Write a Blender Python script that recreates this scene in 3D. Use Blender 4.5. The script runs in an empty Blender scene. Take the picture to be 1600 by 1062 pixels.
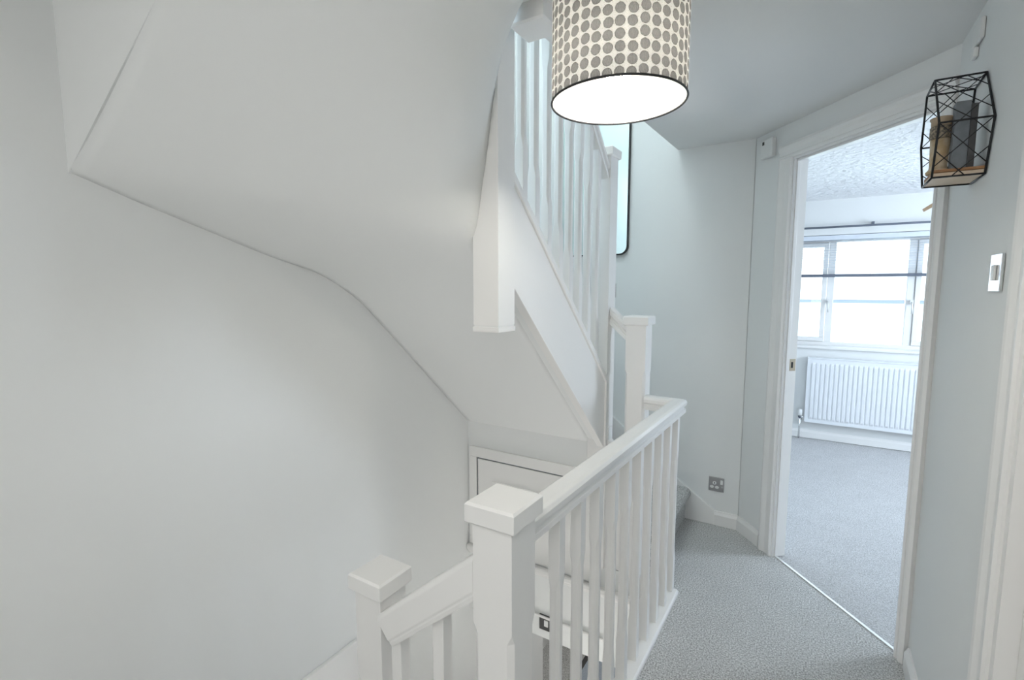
import bpy, math, random
from mathutils import Vector, Matrix
random.seed(4)
S = bpy.context.scene
COL = S.collection

# ------------------------------------------------------------------ camera
cd = bpy.data.cameras.new('camera')
cd.sensor_fit = 'HORIZONTAL'; cd.sensor_width = 36.0; cd.lens = 770 / 1600 * 36.0
cd.clip_start = 0.02; cd.clip_end = 200
cam = bpy.data.objects.new('camera', cd); COL.objects.link(cam)
cam.location = (0, 0, 1.40)
cam.rotation_euler = (math.radians(90 - 6.0), 0, math.radians(31.7))
S.camera = cam

# ------------------------------------------------------------------ view, sky, lights
S.view_settings.view_transform = 'Standard'
S.view_settings.look = 'None'
S.view_settings.exposure = 0.14
S.view_settings.gamma = 1.0
S.view_settings.use_curve_mapping = False

W = bpy.data.worlds.new('overcast_sky'); S.world = W
W.use_nodes = True
bg = W.node_tree.nodes['Background']
bg.inputs[0].default_value = (0.70, 0.86, 1.0, 1)      # even overcast sky
bg.inputs[1].default_value = 6.0

def area(name, loc, direction, sx, sy, power, col=(1, 1, 1)):
    l = bpy.data.lights.new(name, 'AREA'); l.shape = 'RECTANGLE'
    l.size = sx; l.size_y = sy; l.energy = power; l.color = col
    o = bpy.data.objects.new(name, l); COL.objects.link(o)
    o.location = loc
    o.rotation_euler = Vector(direction).to_track_quat('-Z', 'Y').to_euler()
    return o
# added fill lights with no seen source: landing end and ceiling behind the camera,
# the side of the bedroom,
# over the loft stair, in the hall below and in the stair well
POWER = {'back': 28, 'down': 9.5, 'loft': 20, 'hall': 8, 'well': 12, 'lamp': 20, 'bed': 60}
area('added_rear_fill', (-0.55, -4.5, 1.25), (0, 1, 0), 1.7, 1.6, POWER['back'], (1.0, 0.985, 0.965))  # added fill from behind the camera, no known window
area('added_ceiling_fill', (0.05, -0.45, 2.17), (0, 0, -1), 0.4, 0.6, POWER['down'], (1.0, 0.98, 0.95))  # added fill, bounced off the floor to lift the ceiling
area('added_loft_fill', (-1.25, 1.75, 4.05), (-0.1, -0.1, -1), 0.7, 0.7, POWER['loft'], (0.84, 0.97, 1.0))  # added fill above the loft stair, no roof window built
area('added_hall_fill', (-1.0, 3.9, -0.46), (0, 0, -1), 0.6, 0.6, POWER['hall'], (1.0, 0.97, 0.93))  # added unseen fill so the lower hall is not dark
area('added_stair_well_fill', (-0.76, 1.75, -1.45), (-0.25, -0.2, 1), 0.3, 0.5, POWER['well'], (1.0, 0.97, 0.93))  # added unseen fill lifting soffit and left wall from below
area('added_bedroom_fill', (2.27, 4.1, 1.35), (-1, 0.1, 0), 1.0, 1.1, POWER['bed'], (0.76, 0.87, 1.0))  # added fill to brighten the bedroom, no side window built
pl = area('window_portal', (0.5, 5.50, 1.35), (0, -1, 0), 2.2, 1.1, 1)
pl.data.cycles.is_portal = True

# ------------------------------------------------------------------ materials
def mat(name, col, rough=0.5, metal=0.0, bump=None, var=None, spec=0.5, coat=0.0):
    m = bpy.data.materials.new(name); m.use_nodes = True
    nt = m.node_tree; b = nt.nodes['Principled BSDF']
    b.inputs['Base Color'].default_value = (*col, 1)
    b.inputs['Roughness'].default_value = rough
    b.inputs['Metallic'].default_value = metal
    b.inputs['Specular IOR Level'].default_value = spec
    if coat: b.inputs['Coat Weight'].default_value = coat
    tc = nt.nodes.new('ShaderNodeTexCoord')
    if var:
        sc, c2 = var
        n = nt.nodes.new('ShaderNodeTexNoise'); n.inputs['Scale'].default_value = sc; n.inputs['Detail'].default_value = 4
        r = nt.nodes.new('ShaderNodeMix'); r.data_type = 'RGBA'
        cr = nt.nodes.new('ShaderNodeValToRGB'); cr.color_ramp.elements[0].position = 0.36; cr.color_ramp.elements[1].position = 0.64
        nt.links.new(tc.outputs['Object'], n.inputs['Vector'])
        nt.links.new(n.outputs['Fac'], cr.inputs['Fac'])
        nt.links.new(cr.outputs['Color'], r.inputs['Factor'])
        r.inputs['A'].default_value = (*col, 1); r.inputs['B'].default_value = (*c2, 1)
        nt.links.new(r.outputs['Result'], b.inputs['Base Color'])
    if bump:
        sc, st, dist = bump
        n = nt.nodes.new('ShaderNodeTexNoise'); n.inputs['Scale'].default_value = sc; n.inputs['Detail'].default_value = 3
        bp = nt.nodes.new('ShaderNodeBump'); bp.inputs['Strength'].default_value = st; bp.inputs['Distance'].default_value = dist
        nt.links.new(tc.outputs['Object'], n.inputs['Vector'])
        nt.links.new(n.outputs['Fac'], bp.inputs['Height'])
        nt.links.new(bp.outputs['Normal'], b.inputs['Normal'])
    return m

M = {}
M['wall'] = mat('pale_grey_emulsion', (0.83, 0.845, 0.84), 0.75, bump=(220, 0.05, 0.002), spec=0.25)
M['ceil'] = mat('ceiling_emulsion', (0.86, 0.87, 0.865), 0.8, bump=(160, 0.05, 0.002), spec=0.2)
M['white'] = mat('white_gloss_paint', (0.865, 0.862, 0.85), 0.30, bump=(60, 0.03, 0.002))
M['blind'] = mat('blind_white', (0.72, 0.77, 0.84), 0.5)
M['plastic'] = mat('white_plastic', (0.83, 0.84, 0.83), 0.4)
M['steel'] = mat('brushed_steel', (0.42, 0.41, 0.41), 0.38, 0.9, bump=(300, 0.05, 0.001))
M['chrome'] = mat('chrome', (0.80, 0.80, 0.80), 0.12, 1.0)
M['strip'] = mat('door_bar', (0.80, 0.80, 0.79), 0.35, 0.6)
M['brass'] = mat('worn_brass', (0.55, 0.47, 0.36), 0.35, 0.9)
M['dark'] = mat('black_metal', (0.02, 0.02, 0.022), 0.45, 0.4)
M['black'] = mat('recess_shade_black', (0.02, 0.02, 0.02), 0.6)  # black stands in for the shade inside small holes
M['greybar'] = mat('grey_rail', (0.13, 0.15, 0.19), 0.5)
M['wood'] = mat('oiled_wood', (0.40, 0.20, 0.08), 0.5, var=(40, (0.28, 0.13, 0.05)))
M['plywood'] = mat('pale_wood', (0.72, 0.60, 0.46), 0.5, var=(30, (0.66, 0.52, 0.38)))
M['tan'] = mat('tan_wood', (0.60, 0.42, 0.27), 0.5)
M['slate'] = mat('slate_grey_board', (0.17, 0.19, 0.21), 0.6, var=(60, (0.20, 0.22, 0.24)))
M['slate2'] = mat('charcoal_board', (0.07, 0.07, 0.07), 0.6)
M['rad'] = mat('radiator_enamel', (0.84, 0.87, 0.90), 0.35)
M['artex'] = mat('artex_ceiling', (0.84, 0.85, 0.86), 0.8, bump=(24, 1.0, 0.022))
M['cord'] = mat('white_cord', (0.8, 0.8, 0.8), 0.5)
M['mat_blue'] = mat('blue_grey_weave', (0.40, 0.46, 0.54), 0.9, var=(90, (0.50, 0.56, 0.64)))
M['render'] = mat('painted_render', (0.80, 0.78, 0.75), 0.8)
M['tile'] = mat('roof_tiles', (0.55, 0.50, 0.48), 0.8)
M['ground'] = mat('garden_ground', (0.60, 0.64, 0.58), 0.9)

def carpet(name, c1, c2):
    m = bpy.data.materials.new(name); m.use_nodes = True
    nt = m.node_tree; b = nt.nodes['Principled BSDF']; N = nt.nodes.new; L = nt.links.new
    tc = N('ShaderNodeTexCoord')
    n1 = N('ShaderNodeTexNoise'); n1.inputs['Scale'].default_value = 170; n1.inputs['Detail'].default_value = 4; n1.inputs['Roughness'].default_value = 0.7
    n2 = N('ShaderNodeTexNoise'); n2.inputs['Scale'].default_value = 7; n2.inputs['Detail'].default_value = 3
    cr = N('ShaderNodeValToRGB'); cr.color_ramp.elements[0].position = 0.40; cr.color_ramp.elements[1].position = 0.60
    cr.color_ramp.elements[0].color = (*c1, 1); cr.color_ramp.elements[1].color = (*c2, 1)
    mx = N('ShaderNodeMix'); mx.data_type = 'RGBA'; mx.blend_type = 'MULTIPLY'; mx.inputs['Factor'].default_value = 0.15
    L(tc.outputs['Object'], n1.inputs['Vector']); L(tc.outputs['Object'], n2.inputs['Vector'])
    L(n1.outputs['Fac'], cr.inputs['Fac'])
    L(cr.outputs['Color'], mx.inputs['A']); L(n2.outputs['Fac'], mx.inputs['B'])
    L(mx.outputs['Result'], b.inputs['Base Color'])
    b.inputs['Roughness'].default_value = 1.0; b.inputs['Specular IOR Level'].default_value = 0.1
    bp = N('ShaderNodeBump'); bp.inputs['Strength'].default_value = 0.9; bp.inputs['Distance'].default_value = 0.008
    L(n1.outputs['Fac'], bp.inputs['Height']); L(bp.outputs['Normal'], b.inputs['Normal'])
    return m
M['carpet'] = carpet('grey_loop_carpet', (0.40, 0.40, 0.39), (0.98, 0.98, 0.97))
M['carpet2'] = carpet('bedroom_grey_carpet', (0.50, 0.50, 0.50), (0.86, 0.86, 0.87))

def glass_mat(name, tint):
    m = bpy.data.materials.new(name); m.use_nodes = True
    nt = m.node_tree; nt.nodes.clear()
    o = nt.nodes.new('ShaderNodeOutputMaterial'); mx = nt.nodes.new('ShaderNodeMixShader')
    t = nt.nodes.new('ShaderNodeBsdfTransparent'); t.inputs[0].default_value = (*tint, 1)
    g = nt.nodes.new('ShaderNodeBsdfGlossy'); g.inputs['Roughness'].default_value = 0.02
    f = nt.nodes.new('ShaderNodeFresnel'); f.inputs[0].default_value = 1.45
    nt.links.new(f.outputs[0], mx.inputs[0]); nt.links.new(t.outputs[0], mx.inputs[1]); nt.links.new(g.outputs[0], mx.inputs[2])
    nt.links.new(mx.outputs[0], o.inputs[0])
    return m
M['glass'] = glass_mat('window_glass', (0.97, 0.98, 0.98))
M['mirror'] = mat('mirror_silver', (0.80, 0.90, 0.89), 0.02, 1.0)

def emit(name, col, st):
    m = bpy.data.materials.new(name); m.use_nodes = True
    b = m.node_tree.nodes['Principled BSDF']
    b.inputs['Base Color'].default_value = (*col, 1)
    b.inputs['Emission Color'].default_value = (*col, 1); b.inputs['Emission Strength'].default_value = st
    return m
M['bulb'] = emit('lit_bulb', (1.0, 0.94, 0.82), 60)

# ------------------------------------------------------------------ mesh helpers
class MB:
    def __init__(s): s.v = []; s.f = []; s.smooth = []
    def add(s, vs, fs, smooth=False):
        o = len(s.v); s.v += [tuple(v) for v in vs]
        for f in fs: s.f.append(tuple(i + o for i in f)); s.smooth.append(smooth)
        return s
    def box(s, a, b, T=None):
        x0, y0, z0 = a; x1, y1, z1 = b
        if x0 > x1: x0, x1 = x1, x0
        if y0 > y1: y0, y1 = y1, y0
        if z0 > z1: z0, z1 = z1, z0
        vs = [Vector(p) for p in ((x0,y0,z0),(x1,y0,z0),(x1,y1,z0),(x0,y1,z0),(x0,y0,z1),(x1,y0,z1),(x1,y1,z1),(x0,y1,z1))]
        if T is not None: vs = [T @ v for v in vs]
        return s.add(vs, [(0,3,2,1),(4,5,6,7),(0,1,5,4),(1,2,6,5),(2,3,7,6),(3,0,4,7)])
    def loft(s, rings, caps=True, smooth=False):
        n = len(rings[0]); vs = [p for r in rings for p in r]; fs = []
        for i in range(len(rings) - 1):
            for j in range(n):
                fs.append((i*n+j, i*n+(j+1) % n, (i+1)*n+(j+1) % n, (i+1)*n+j))
        s.add(vs, fs, smooth)
        if caps:
            o = len(s.v) - len(vs)
            s.f.append(tuple(o + i for i in reversed(range(n)))); s.smooth.append(False)
            s.f.append(tuple(o + (len(rings)-1)*n + i for i in range(n))); s.smooth.append(False)
        return s
    def prism(s, poly, ext, smooth=False):          # poly: 3D points, ext: vector
        e = Vector(ext); a = [Vector(p) for p in poly]
        return s.loft([a, [p + e for p in a]], True, smooth)
    def tube(s, pts, r, n=8):
        pts = [Vector(p) for p in pts]; rings = []
        for i, p in enumerate(pts):
            d = (pts[min(i+1, len(pts)-1)] - pts[max(i-1, 0)]).normalized()
            u = d.cross(Vector((0, 0, 1)))
            if u.length < 1e-3: u = d.cross(Vector((1, 0, 0)))
            u.normalize(); w = d.cross(u)
            rings.append([p + r * (math.cos(2*math.pi*k/n) * u + math.sin(2*math.pi*k/n) * w) for k in range(n)])
        return s.loft(rings, True, True)
    def lathe(s, prof, c, n=24, caps=True, axis=None):        # prof: (r, z)
        rings = [[Vector((c[0] + r*math.cos(2*math.pi*k/n), c[1] + r*math.sin(2*math.pi*k/n), c[2] + z)) for k in range(n)] for r, z in prof]
        return s.loft(rings, caps, True)
    def build(s, name, m, parent=None, bevel=0, solid=0, kind=None):
        me = bpy.data.meshes.new(name); me.from_pydata(s.v, [], s.f)
        me.polygons.foreach_set('use_smooth', s.smooth)
        import bmesh
        bm = bmesh.new(); bm.from_mesh(me); bmesh.ops.recalc_face_normals(bm, faces=bm.faces); bm.to_mesh(me); bm.free()
        if m: me.materials.append(M[m] if isinstance(m, str) else m)
        me.update()
        o = bpy.data.objects.new(name, me); COL.objects.link(o)
        if parent is not None:
            o.parent = parent; o.matrix_parent_inverse = Matrix.Translation(-parent.location)
        if solid:
            d = o.modifiers.new('solid', 'SOLIDIFY'); d.thickness = solid; d.offset = 1
        if bevel:
            b = o.modifiers.new('bevel', 'BEVEL'); b.width = bevel; b.segments = 2; b.limit_method = 'ANGLE'; b.angle_limit = 0.6
        if kind: o['kind'] = kind
        return o
def thing(name, label, cat, loc, group=None):
    o = bpy.data.objects.new(name, None); o.empty_display_size = 0.05; COL.objects.link(o); o.location = loc
    o['label'] = label; o['category'] = cat
    if group: o['group'] = group
    return o
def tag(o, label, cat, group=None):
    o['label'] = label; o['category'] = cat
    if group: o['group'] = group
    return o
def struct_root(name, loc=(0, 0, 0)):
    o = bpy.data.objects.new(name, None); COL.objects.link(o); o.location = loc; o['kind'] = 'structure'
    return o
def struct(name, mb, m, bevel=0, parent=None, solid=0):
    return mb.build(name, m, parent, bevel, solid, 'structure')
def frame(o, ux, uy, uz=None):
    ux = Vector(ux).normalized(); uy = Vector(uy).normalized(); uz = Vector(uz).normalized() if uz else ux.cross(uy)
    m = Matrix.Identity(4)
    for i in range(3): m[i][0] = ux[i]; m[i][1] = uy[i]; m[i][2] = uz[i]; m[i][3] = o[i]
    return m
def lerp(a, b, t): return a + (b - a) * t
def interp(xs, ys, x):
    if x <= xs[0]: return ys[0]
    for i in range(len(xs) - 1):
        if x <= xs[i+1]: return lerp(ys[i], ys[i+1], (x - xs[i]) / (xs[i+1] - xs[i]))
    return ys[-1]

# ------------------------------------------------------------------ plan numbers (metres)
ZC = 2.20                      # landing ceiling
XL = -1.69                     # face of the long left wall
YF = 3.03                      # face of the far wall of the landing
XR = 0.36                      # face of the short right wall
YS = 2.25                      # face of the wall at the end of the stair well
DP = Vector((-0.325, 3.034, 0)); DD = Vector((0.65, -0.76, 0)).normalized(); DN = Vector((0.76, 0.65, 0)).normalized()
DT = frame(DP, DD, DN, (0, 0, 1))                   # door wall: x along it, y into the bedroom
WT = 0.07                      # thickness of that wall
T0, T1, HD = 0.292, 1.012, 2.03                     # door opening
YB = 5.32                      # bedroom window wall

# ------------------------------------------------------------------ setting: walls
struct('wall_left', MB().box((XL - 0.1, -4.6, -2.5), (XL, 3.2, 4.2)), 'wall')
struct('wall_far', MB().box((XL, YF, -0.2), (DP.x, YF + 0.12, 4.2)).prism([(DP.x, YF, 0), (DP.x, YF + 0.12, 0), DT @ Vector((0.06, WT, 0)), DT @ Vector((0, 0, 0))], (0, 0, 2.45)), 'wall')
wd = MB().box((0, 0, 0), (T0, WT, 2.4), DT).box((T0, 0, HD), (T1, WT, 2.4), DT).box((T1, 0, 0), (T1 + 0.16, WT, 2.4), DT)
struct('wall_door', wd, 'wall')
wr = MB().box((XR, 1.44, 0), (XR + 0.12, 2.26, 2.4)).box((XR, 0.66, 2.06), (XR + 0.12, 1.44, 2.4)).box((XR, -4.6, 0), (XR + 0.12, 0.66, 2.4))
struct('wall_right', wr, 'wall')
struct('wall_back', MB().box((XL, -4.7, -2.5), (XR + 0.12, -4.6, 2.4)), 'wall')
struct('wall_stairwell', MB().box((XL, YS, -0.52), (-0.835, YS + 0.045, 0.72)).box((-0.835, YS, -0.52), (-0.536, YS + 0.044, -0.001)), 'wall')
struct('wall_loft', MB().box((-0.77, 0.9, 2.40), (-0.70, YF, 4.2)).box((XL, 0.9, 2.6), (-0.77, 0.97, 4.2)), 'wall')
struct('ceiling_loft', MB().box((XL, 0.9, 4.12), (-0.70, 3.15, 4.2)), 'ceil')
# landing ceiling with the loft stair opening cut out of it
cp = [(XL, -4.6), (XR + 0.12, -4.6), (XR + 0.12, 2.3), (DP.x + 0.05, 3.12), (-0.735, 3.12), (-0.80, 1.25), (-0.90, 0.52), (XL, 0.52)]
struct('ceiling', MB().prism([(x, y, ZC) for x, y in cp], (0, 0, 0.24)), 'ceil')
# floors
fp = [(-0.535, -0.10), (XL, -0.10), (XL, -4.6), (XR + 0.5, -4.6), (XR + 0.5, 2.2), DT @ Vector((1.165, 0.02, 0)), DT @ Vector((0, 0.02, 0)), (DP.x, 3.05), (XL, 3.05), (XL, 2.295), (-0.535, 2.295)]
fp = [(p[0], p[1]) for p in fp]
struct('floor', MB().prism([(x, y, -0.2) for x, y in fp], (0, 0, 0.2)), 'carpet')
bp_ = [DT @ Vector((-0.05, 0.03, 0)), DT @ Vector((1.165, 0.03, 0)), Vector((0.50, 2.22, 0)), Vector((2.3, 2.22, 0)), Vector((2.3, YB, 0)), Vector((-1.2, YB, 0)), Vector((-1.2, 3.15, 0)), Vector((-0.36, 3.15, 0))]
struct('floor.001', MB().prism([(p.x, p.y, -0.2) for p in bp_], (0, 0, 0.195)), 'carpet2')
# bedroom shell
WX0, WX1, WZ0, WZ1 = -0.62, 1.44, 0.865, 1.875
wb = MB().box((-1.3, YB, -0.2), (WX0, YB + 0.25, 2.4)).box((WX1, YB, -0.2), (2.4, YB + 0.25, 2.4))
wb.box((WX0, YB, -0.2), (WX1, YB + 0.25, WZ0)).box((WX0, YB, WZ1), (WX1, YB + 0.25, 2.4))
struct('wall_window', wb, 'wall')
struct('wall_bedroom', MB().box((-1.3, 3.15, -0.2), (-1.2, YB, 2.4)).box((2.3, 2.1, -0.2), (2.4, YB, 2.4)).box((0.48, 2.1, -0.2), (2.3, 2.2, 2.4)), 'wall')
ce = [(p.x, p.y) for p in bp_]
struct('ceiling.001', MB().prism([(x, y, 2.185) for x, y in ce], (0, 0, 0.2)), 'artex')
# hall below
struct('floor.002', MB().box((-2.4, -4.6, -2.55), (0.2, 5.3, -2.45)), 'carpet')
hb = MB().box((-0.535, -4.6, -2.45), (-0.45, 2.3, -0.2)).box((-2.4, 5.2, -2.45), (0.2, 5.3, -0.2)).box((-2.4, 3.2, -2.45), (-2.3, 5.2, -0.2)).box((0.1, 2.3, -2.45), (0.2, 5.2, -0.2)).box((-2.4, 3.201, -2.45), (XL - 0.1, 3.3, -0.2)).box((-0.535, 2.3, -2.45), (0.2, 2.4, -0.2)).box((XL, -0.2, -2.45), (-0.536, -0.1, -0.2))
struct('wall_hall', hb, 'wall')
struct('ceiling.002', MB().box((-2.4, 2.30, -0.42), (0.2, 5.3, -0.22)), 'ceil')

# ------------------------------------------------------------------ loft stair underside: flat raking soffit and the warped winder soffit
def sof(y): return 1.45 - 0.924 * (y - 1.367)
x_end = -0.66
ycr = lambda x: interp([XL, -0.95, -0.80], [1.43, 1.262, 1.2625], x)
def smin(a, b, k):
    h = max(k - abs(a - b), 0) / k
    return min(a, b) - h * h * k * 0.25
# winder soffit: rises round the hanging post; height from the angle round the post, at the post and at the outer walls
PX, PY = -0.876, 1.31
A_IN, Z_IN = [-25, 0, 35, 60, 90, 113, 148, 163, 200], [1.47, 1.503, 1.555, 1.625, 1.73, 1.84, 2.055, 2.20, 2.60]
A_OUT, Z_OUT = [-8.4, 1.4, 19, 35.4, 44.1, 56, 69.6, 85, 100, 113, 130, 200], [1.40, 1.455, 1.525, 1.625, 1.70, 1.835, 1.97, 2.10, 2.25, 2.52, 2.75, 3.0]
def soft(xs, ys, a, w):
    return sum(interp(xs, ys, a + w * (i / 4 - 1)) for i in range(9)) / 9
def z_under(x, y):
    dx, dy = x - PX, y - PY
    a = math.degrees(math.atan2(-dy, -dx))
    if a < -90: a += 360
    r = math.hypot(dx, dy)
    ca, sa = -math.cos(math.radians(a)), -math.sin(math.radians(a))
    R1 = (XL - PX) / ca if ca < -1e-6 else 9
    R2 = (0.52 - PY) / sa if sa < -1e-6 else 9
    t = min(r / min(R1, R2, 1.6), 1.0)
    z = lerp(soft(A_IN, Z_IN, a, 10), soft(A_OUT, Z_OUT, a, 5), t)
    w = min(max((a - 30) / 50, 0), 1); w = w * w * (3 - 2 * w)
    zf = smin(z, sof(y), 0.004 + 0.09 * min(1, r / 0.5))
    return min(lerp(zf, z, w), 2.215)
mb = MB()
def height_grid(xs, n, tail):
    vs = []; fs = []
    for x in xs:
        for j in range(n + tail + 1):
            y = lerp(0.52, ycr(x), j / n) if j <= n else lerp(ycr(x), YS + 0.02, (j - n) / tail)
            vs.append((x, y, z_under(x, y)))
    n += tail
    for i in range(len(xs) - 1):
        for j in range(n):
            k = i * (n + 1) + j; fs.append((k, k + n + 1, k + n + 2, k + 1))
    mb.add(vs, fs, True)
height_grid([lerp(XL, -0.928, i / 28) for i in range(29)], 30, 26)
height_grid([lerp(-0.928, x_end, i / 26) for i in range(27)], 30, 0)
q0 = -0.928
mb.add([(q0, 1.36, sof(1.36)), (-0.862, 1.36, sof(1.36)), (-0.862, YS + 0.02, sof(YS + 0.02)), (q0, YS + 0.02, sof(YS + 0.02))], [(0, 1, 2, 3)])
ws = struct('ceiling_winder', mb, 'wall')
import bmesh
bm_ = bmesh.new(); bm_.from_mesh(ws.data); bmesh.ops.remove_doubles(bm_, verts=bm_.verts, dist=0.0004); bm_.normal_update(); bmesh.ops.reverse_faces(bm_, faces=[f for f in bm_.faces if f.normal.z > 0]); bm_.to_mesh(ws.data); bm_.free()
d_ = ws.modifiers.new('solid', 'SOLIDIFY'); d_.thickness = 0.018; d_.offset = -1
struct('trim_bulkhead', MB().prism([(XL, 0.521, 1.70), (-0.73, 0.521, 2.2), (XL, 0.521, 2.2)], (0, 0.02, 0)), 'wall')

# ------------------------------------------------------------------ skirtings
def skirt_prof(h, t): return [(0, 0), (t, 0), (t, h - 0.022), (t * 0.55, h - 0.008), (t * 0.4, h), (0, h)]
def skirt(name, p, q, n, h=0.085, t=0.016):
    p = Vector(p); q = Vector(q); n = Vector(n).normalized()
    poly = [p + n * a + Vector((0, 0, b)) for a, b in skirt_prof(h, t)]
    return struct(name, MB().prism(poly, q - p), 'white')
skirt('baseboard_far', (-0.455, YF, 0), (-0.318, YF, 0), (0, -1, 0))
skirt('baseboard_door', DT @ Vector((0, 0, 0)), DT @ Vector((T0 - 0.09, 0, 0)), -DN)
skirt('baseboard_right', (XR, 1.445, 0), (XR, 2.20, 0), (-1, 0, 0))
skirt('baseboard_window', (-1.2, YB, 0), (2.3, YB, 0), (0, -1, 0), 0.075)
struct('baseboard_left', MB().box((XL, -0.1, -0.4), (XL + 0.02, 1.40, -0.17)), 'white', 0.004)
# raking wall string beside the first steps
struct('trim_1', MB().prism([(-0.45, YF, 0), (-0.45, YF, 0.088), (-0.655, YF, 0.228), (-1.12, YF, 0.595), (-1.69, YF, 1.03), (-1.69, YF, 0)], (0, -0.018, 0)), 'white', 0.004)
# ledge at landing level round the end of the stair well
struct('trim_2', MB().box((XL + 0.002, YS - 0.035, -0.135), (-0.56, YS - 0.002, -0.105)).box((XL + 0.002, YS - 0.022, -0.155), (-0.56, YS - 0.002, -0.135)), 'white', 0.006)
struct('trim_3', MB().box((XL + 0.002, YS - 0.012, -0.40), (-0.84, YS, -0.385)), 'white', 0.003)
struct('trim_4', MB().box((-0.535, 0.90, -0.22), (-0.55, YS - 0.001, -0.001)), 'white', 0.003)

# ------------------------------------------------------------------ bedroom doorway
d1 = struct_root('door_1', DT @ Vector((0.63, 0, 0)))
def arch_prof(w): return [(0, 0), (0, 0.010), (0.006, 0.016), (0.014, 0.016), (0.018, 0.011), (w * 0.5, 0.013), (w - 0.022, 0.020), (w - 0.012, 0.022), (w, 0.018), (w, 0)]
AW = 0.085
def arch(T, a, b, w, sgn, z=None, top=None):
    # vertical leg: from inner edge a going sgn*w ; T local x along the wall, -y proud of it
    mb = MB()
    mb.loft([[T @ Vector((a + sgn * u, -t, zz)) for u, t in arch_prof(w)] for zz in (0, top)])
    return mb
arch(DT, T0 + 0.004, 0, AW, -1, top=HD + 0.002).build('architrave', 'white', d1)
arch(DT, T1 - 0.004, 0, 0.045, 1, top=HD + 0.002).build('architrave', 'white', d1)
MB().loft([[DT @ Vector((tt, -t, HD + u)) for u, t in arch_prof(0.07)] for tt in (T0 - AW, T1 + 0.045)]).build('architrave', 'white', d1)
LT = 0.010
MB().box((T0, -0.002, 0), (T0 + LT, WT + 0.003, HD), DT).build('lining', 'white', d1)
MB().box((T1 - LT, -0.002, 0), (T1, WT + 0.003, HD), DT).build('lining', 'white', d1)
MB().box((T0 + LT, -0.002, HD - LT), (T1 - LT, WT + 0.003, HD), DT).build('lining', 'white', d1)
MB().box((T0 + LT, 0.012, 0), (T0 + LT + 0.006, 0.030, HD - LT), DT).build('door_stop', 'white', d1, 0.002)
MB().box((T0 + LT, 0.012, HD - LT - 0.010), (T1 - LT, 0.030, HD - LT), DT).build('door_stop', 'white', d1, 0.002)
kp = MB().box((T0 + LT, 0.036, 0.985), (T0 + LT + 0.002, 0.068, 1.045), DT).build('strike_plate', 'brass', d1, 0.0008)
MB().box((T0 + LT + 0.0021, 0.043, 1.000), (T0 + LT + 0.0026, 0.054, 1.030), DT).build('latch_hole_shade', 'black', kp)  # raised black patch painting the shade of the hole
struct('trim_5', MB().box((T0 + LT, 0.012, -0.001), (T1 - LT, 0.026, 0.004), DT), 'strip', 0.002)

# second doorway at the right edge
d2 = struct_root('door_2', (XR, 1.1, 0))
T2 = frame((XR, 1.44, 0), (0, -1, 0), (1, 0, 0), (0, 0, 1))
arch(T2, 0.075, 0, 0.075, -1, top=2.07).build('architrave', 'white', d2)
MB().box((0.072, -0.004, 0), (0.098, 0.12, 2.06), T2).build('lining', 'white', d2)
MB().box((0.098, 0.03, 0.006), (0.755, 0.07, 2.05), T2).build('door_leaf', 'white', d2, 0.003)
MB().box((0.757, -0.004, 0), (0.779, 0.12, 2.06), T2).build('lining', 'white', d2)
MB().box((0.0, -0.018, 2.065), (0.85, 0.0, 2.13), T2).build('architrave', 'white', d2, 0.004)

# ------------------------------------------------------------------ posts and rails
def sq(cx, cy, h, z, ch=0.0):
    if ch <= 0: ch = 0.0008
    p = []
    for sx, sy in ((1, 1), (-1, 1), (-1, -1), (1, -1)):
        a = (cx + sx * h, cy + sy * (h - ch), z); b = (cx + sx * (h - ch), cy + sy * h, z)
        p += [a, b] if (sx * sy > 0) else [b, a]
    return p
def newel(parent, cx, cy, half, z0, z1, stops=(), name='newel_post', cap=True, cap_h=0.045, over=0.012):
    """square post with stop-chamfered middle between the two heights in stops, plus an overhanging cap"""
    mb = MB()
    if stops:
        a, b = stops
        zs = [(z0, 0)] if a is not None else [(z0, 0.012)]
        if a is not None: zs += [(a, 0), (a + 0.022, 0.012)]
        zs += [(b - 0.022, 0.012), (b, 0), (z1, 0)]
    else: zs = [(z0, 0), (z1, 0)]
    mb.loft([sq(cx, cy, half, z, c) for z, c in zs])
    o = mb.build(name, 'white', parent, 0.0015)
    if cap:
        h = half + over
        MB().loft([sq(cx, cy, h - 0.004, z1, 0), sq(cx, cy, h, z1 + 0.004, 0), sq(cx, cy, h, z1 + cap_h - 0.005, 0), sq(cx, cy, h - 0.005, z1 + cap_h, 0)]).build('post_cap', 'white', o, 0.003)
    return o
def baluster(parent, x, y, z0, z1, a, b, half=0.016, slope=None):
    """stop-chamfered square spindle; slope = dz/dy or dz/dx cut at both ends"""
    mb = MB(); ch = 0.008
    def ring(z, c, h=half, sl=None):
        r = sq(x, y, h, z, c)
        if sl: r = [(p[0], p[1], p[2] + sl[0] * (p[0] - x) + sl[1] * (p[1] - y)) for p in r]
        return r
    mb.loft([ring(z0, 0, sl=slope), ring(a - 0.02, 0), ring(a + 0.02, ch, half * 0.94), ring(b - 0.02, ch, half * 0.94), ring(b + 0.02, 0), ring(z1, 0, sl=slope)])
    return mb.build('baluster', 'white', parent)
RAIL = [(-0.029, -0.062), (-0.020, -0.062), (0.020, -0.062), (0.029, -0.062), (0.029, -0.046), (0.022, -0.042), (0.022, -0.034), (0.031, -0.028), (0.032, -0.014), (0.027, -0.004), (0.018, 0.0),
        (-0.018, 0.0), (-0.027, -0.004), (-0.032, -0.014), (-0.031, -0.028), (-0.022, -0.034), (-0.022, -0.042), (-0.029, -0.046)]
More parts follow.
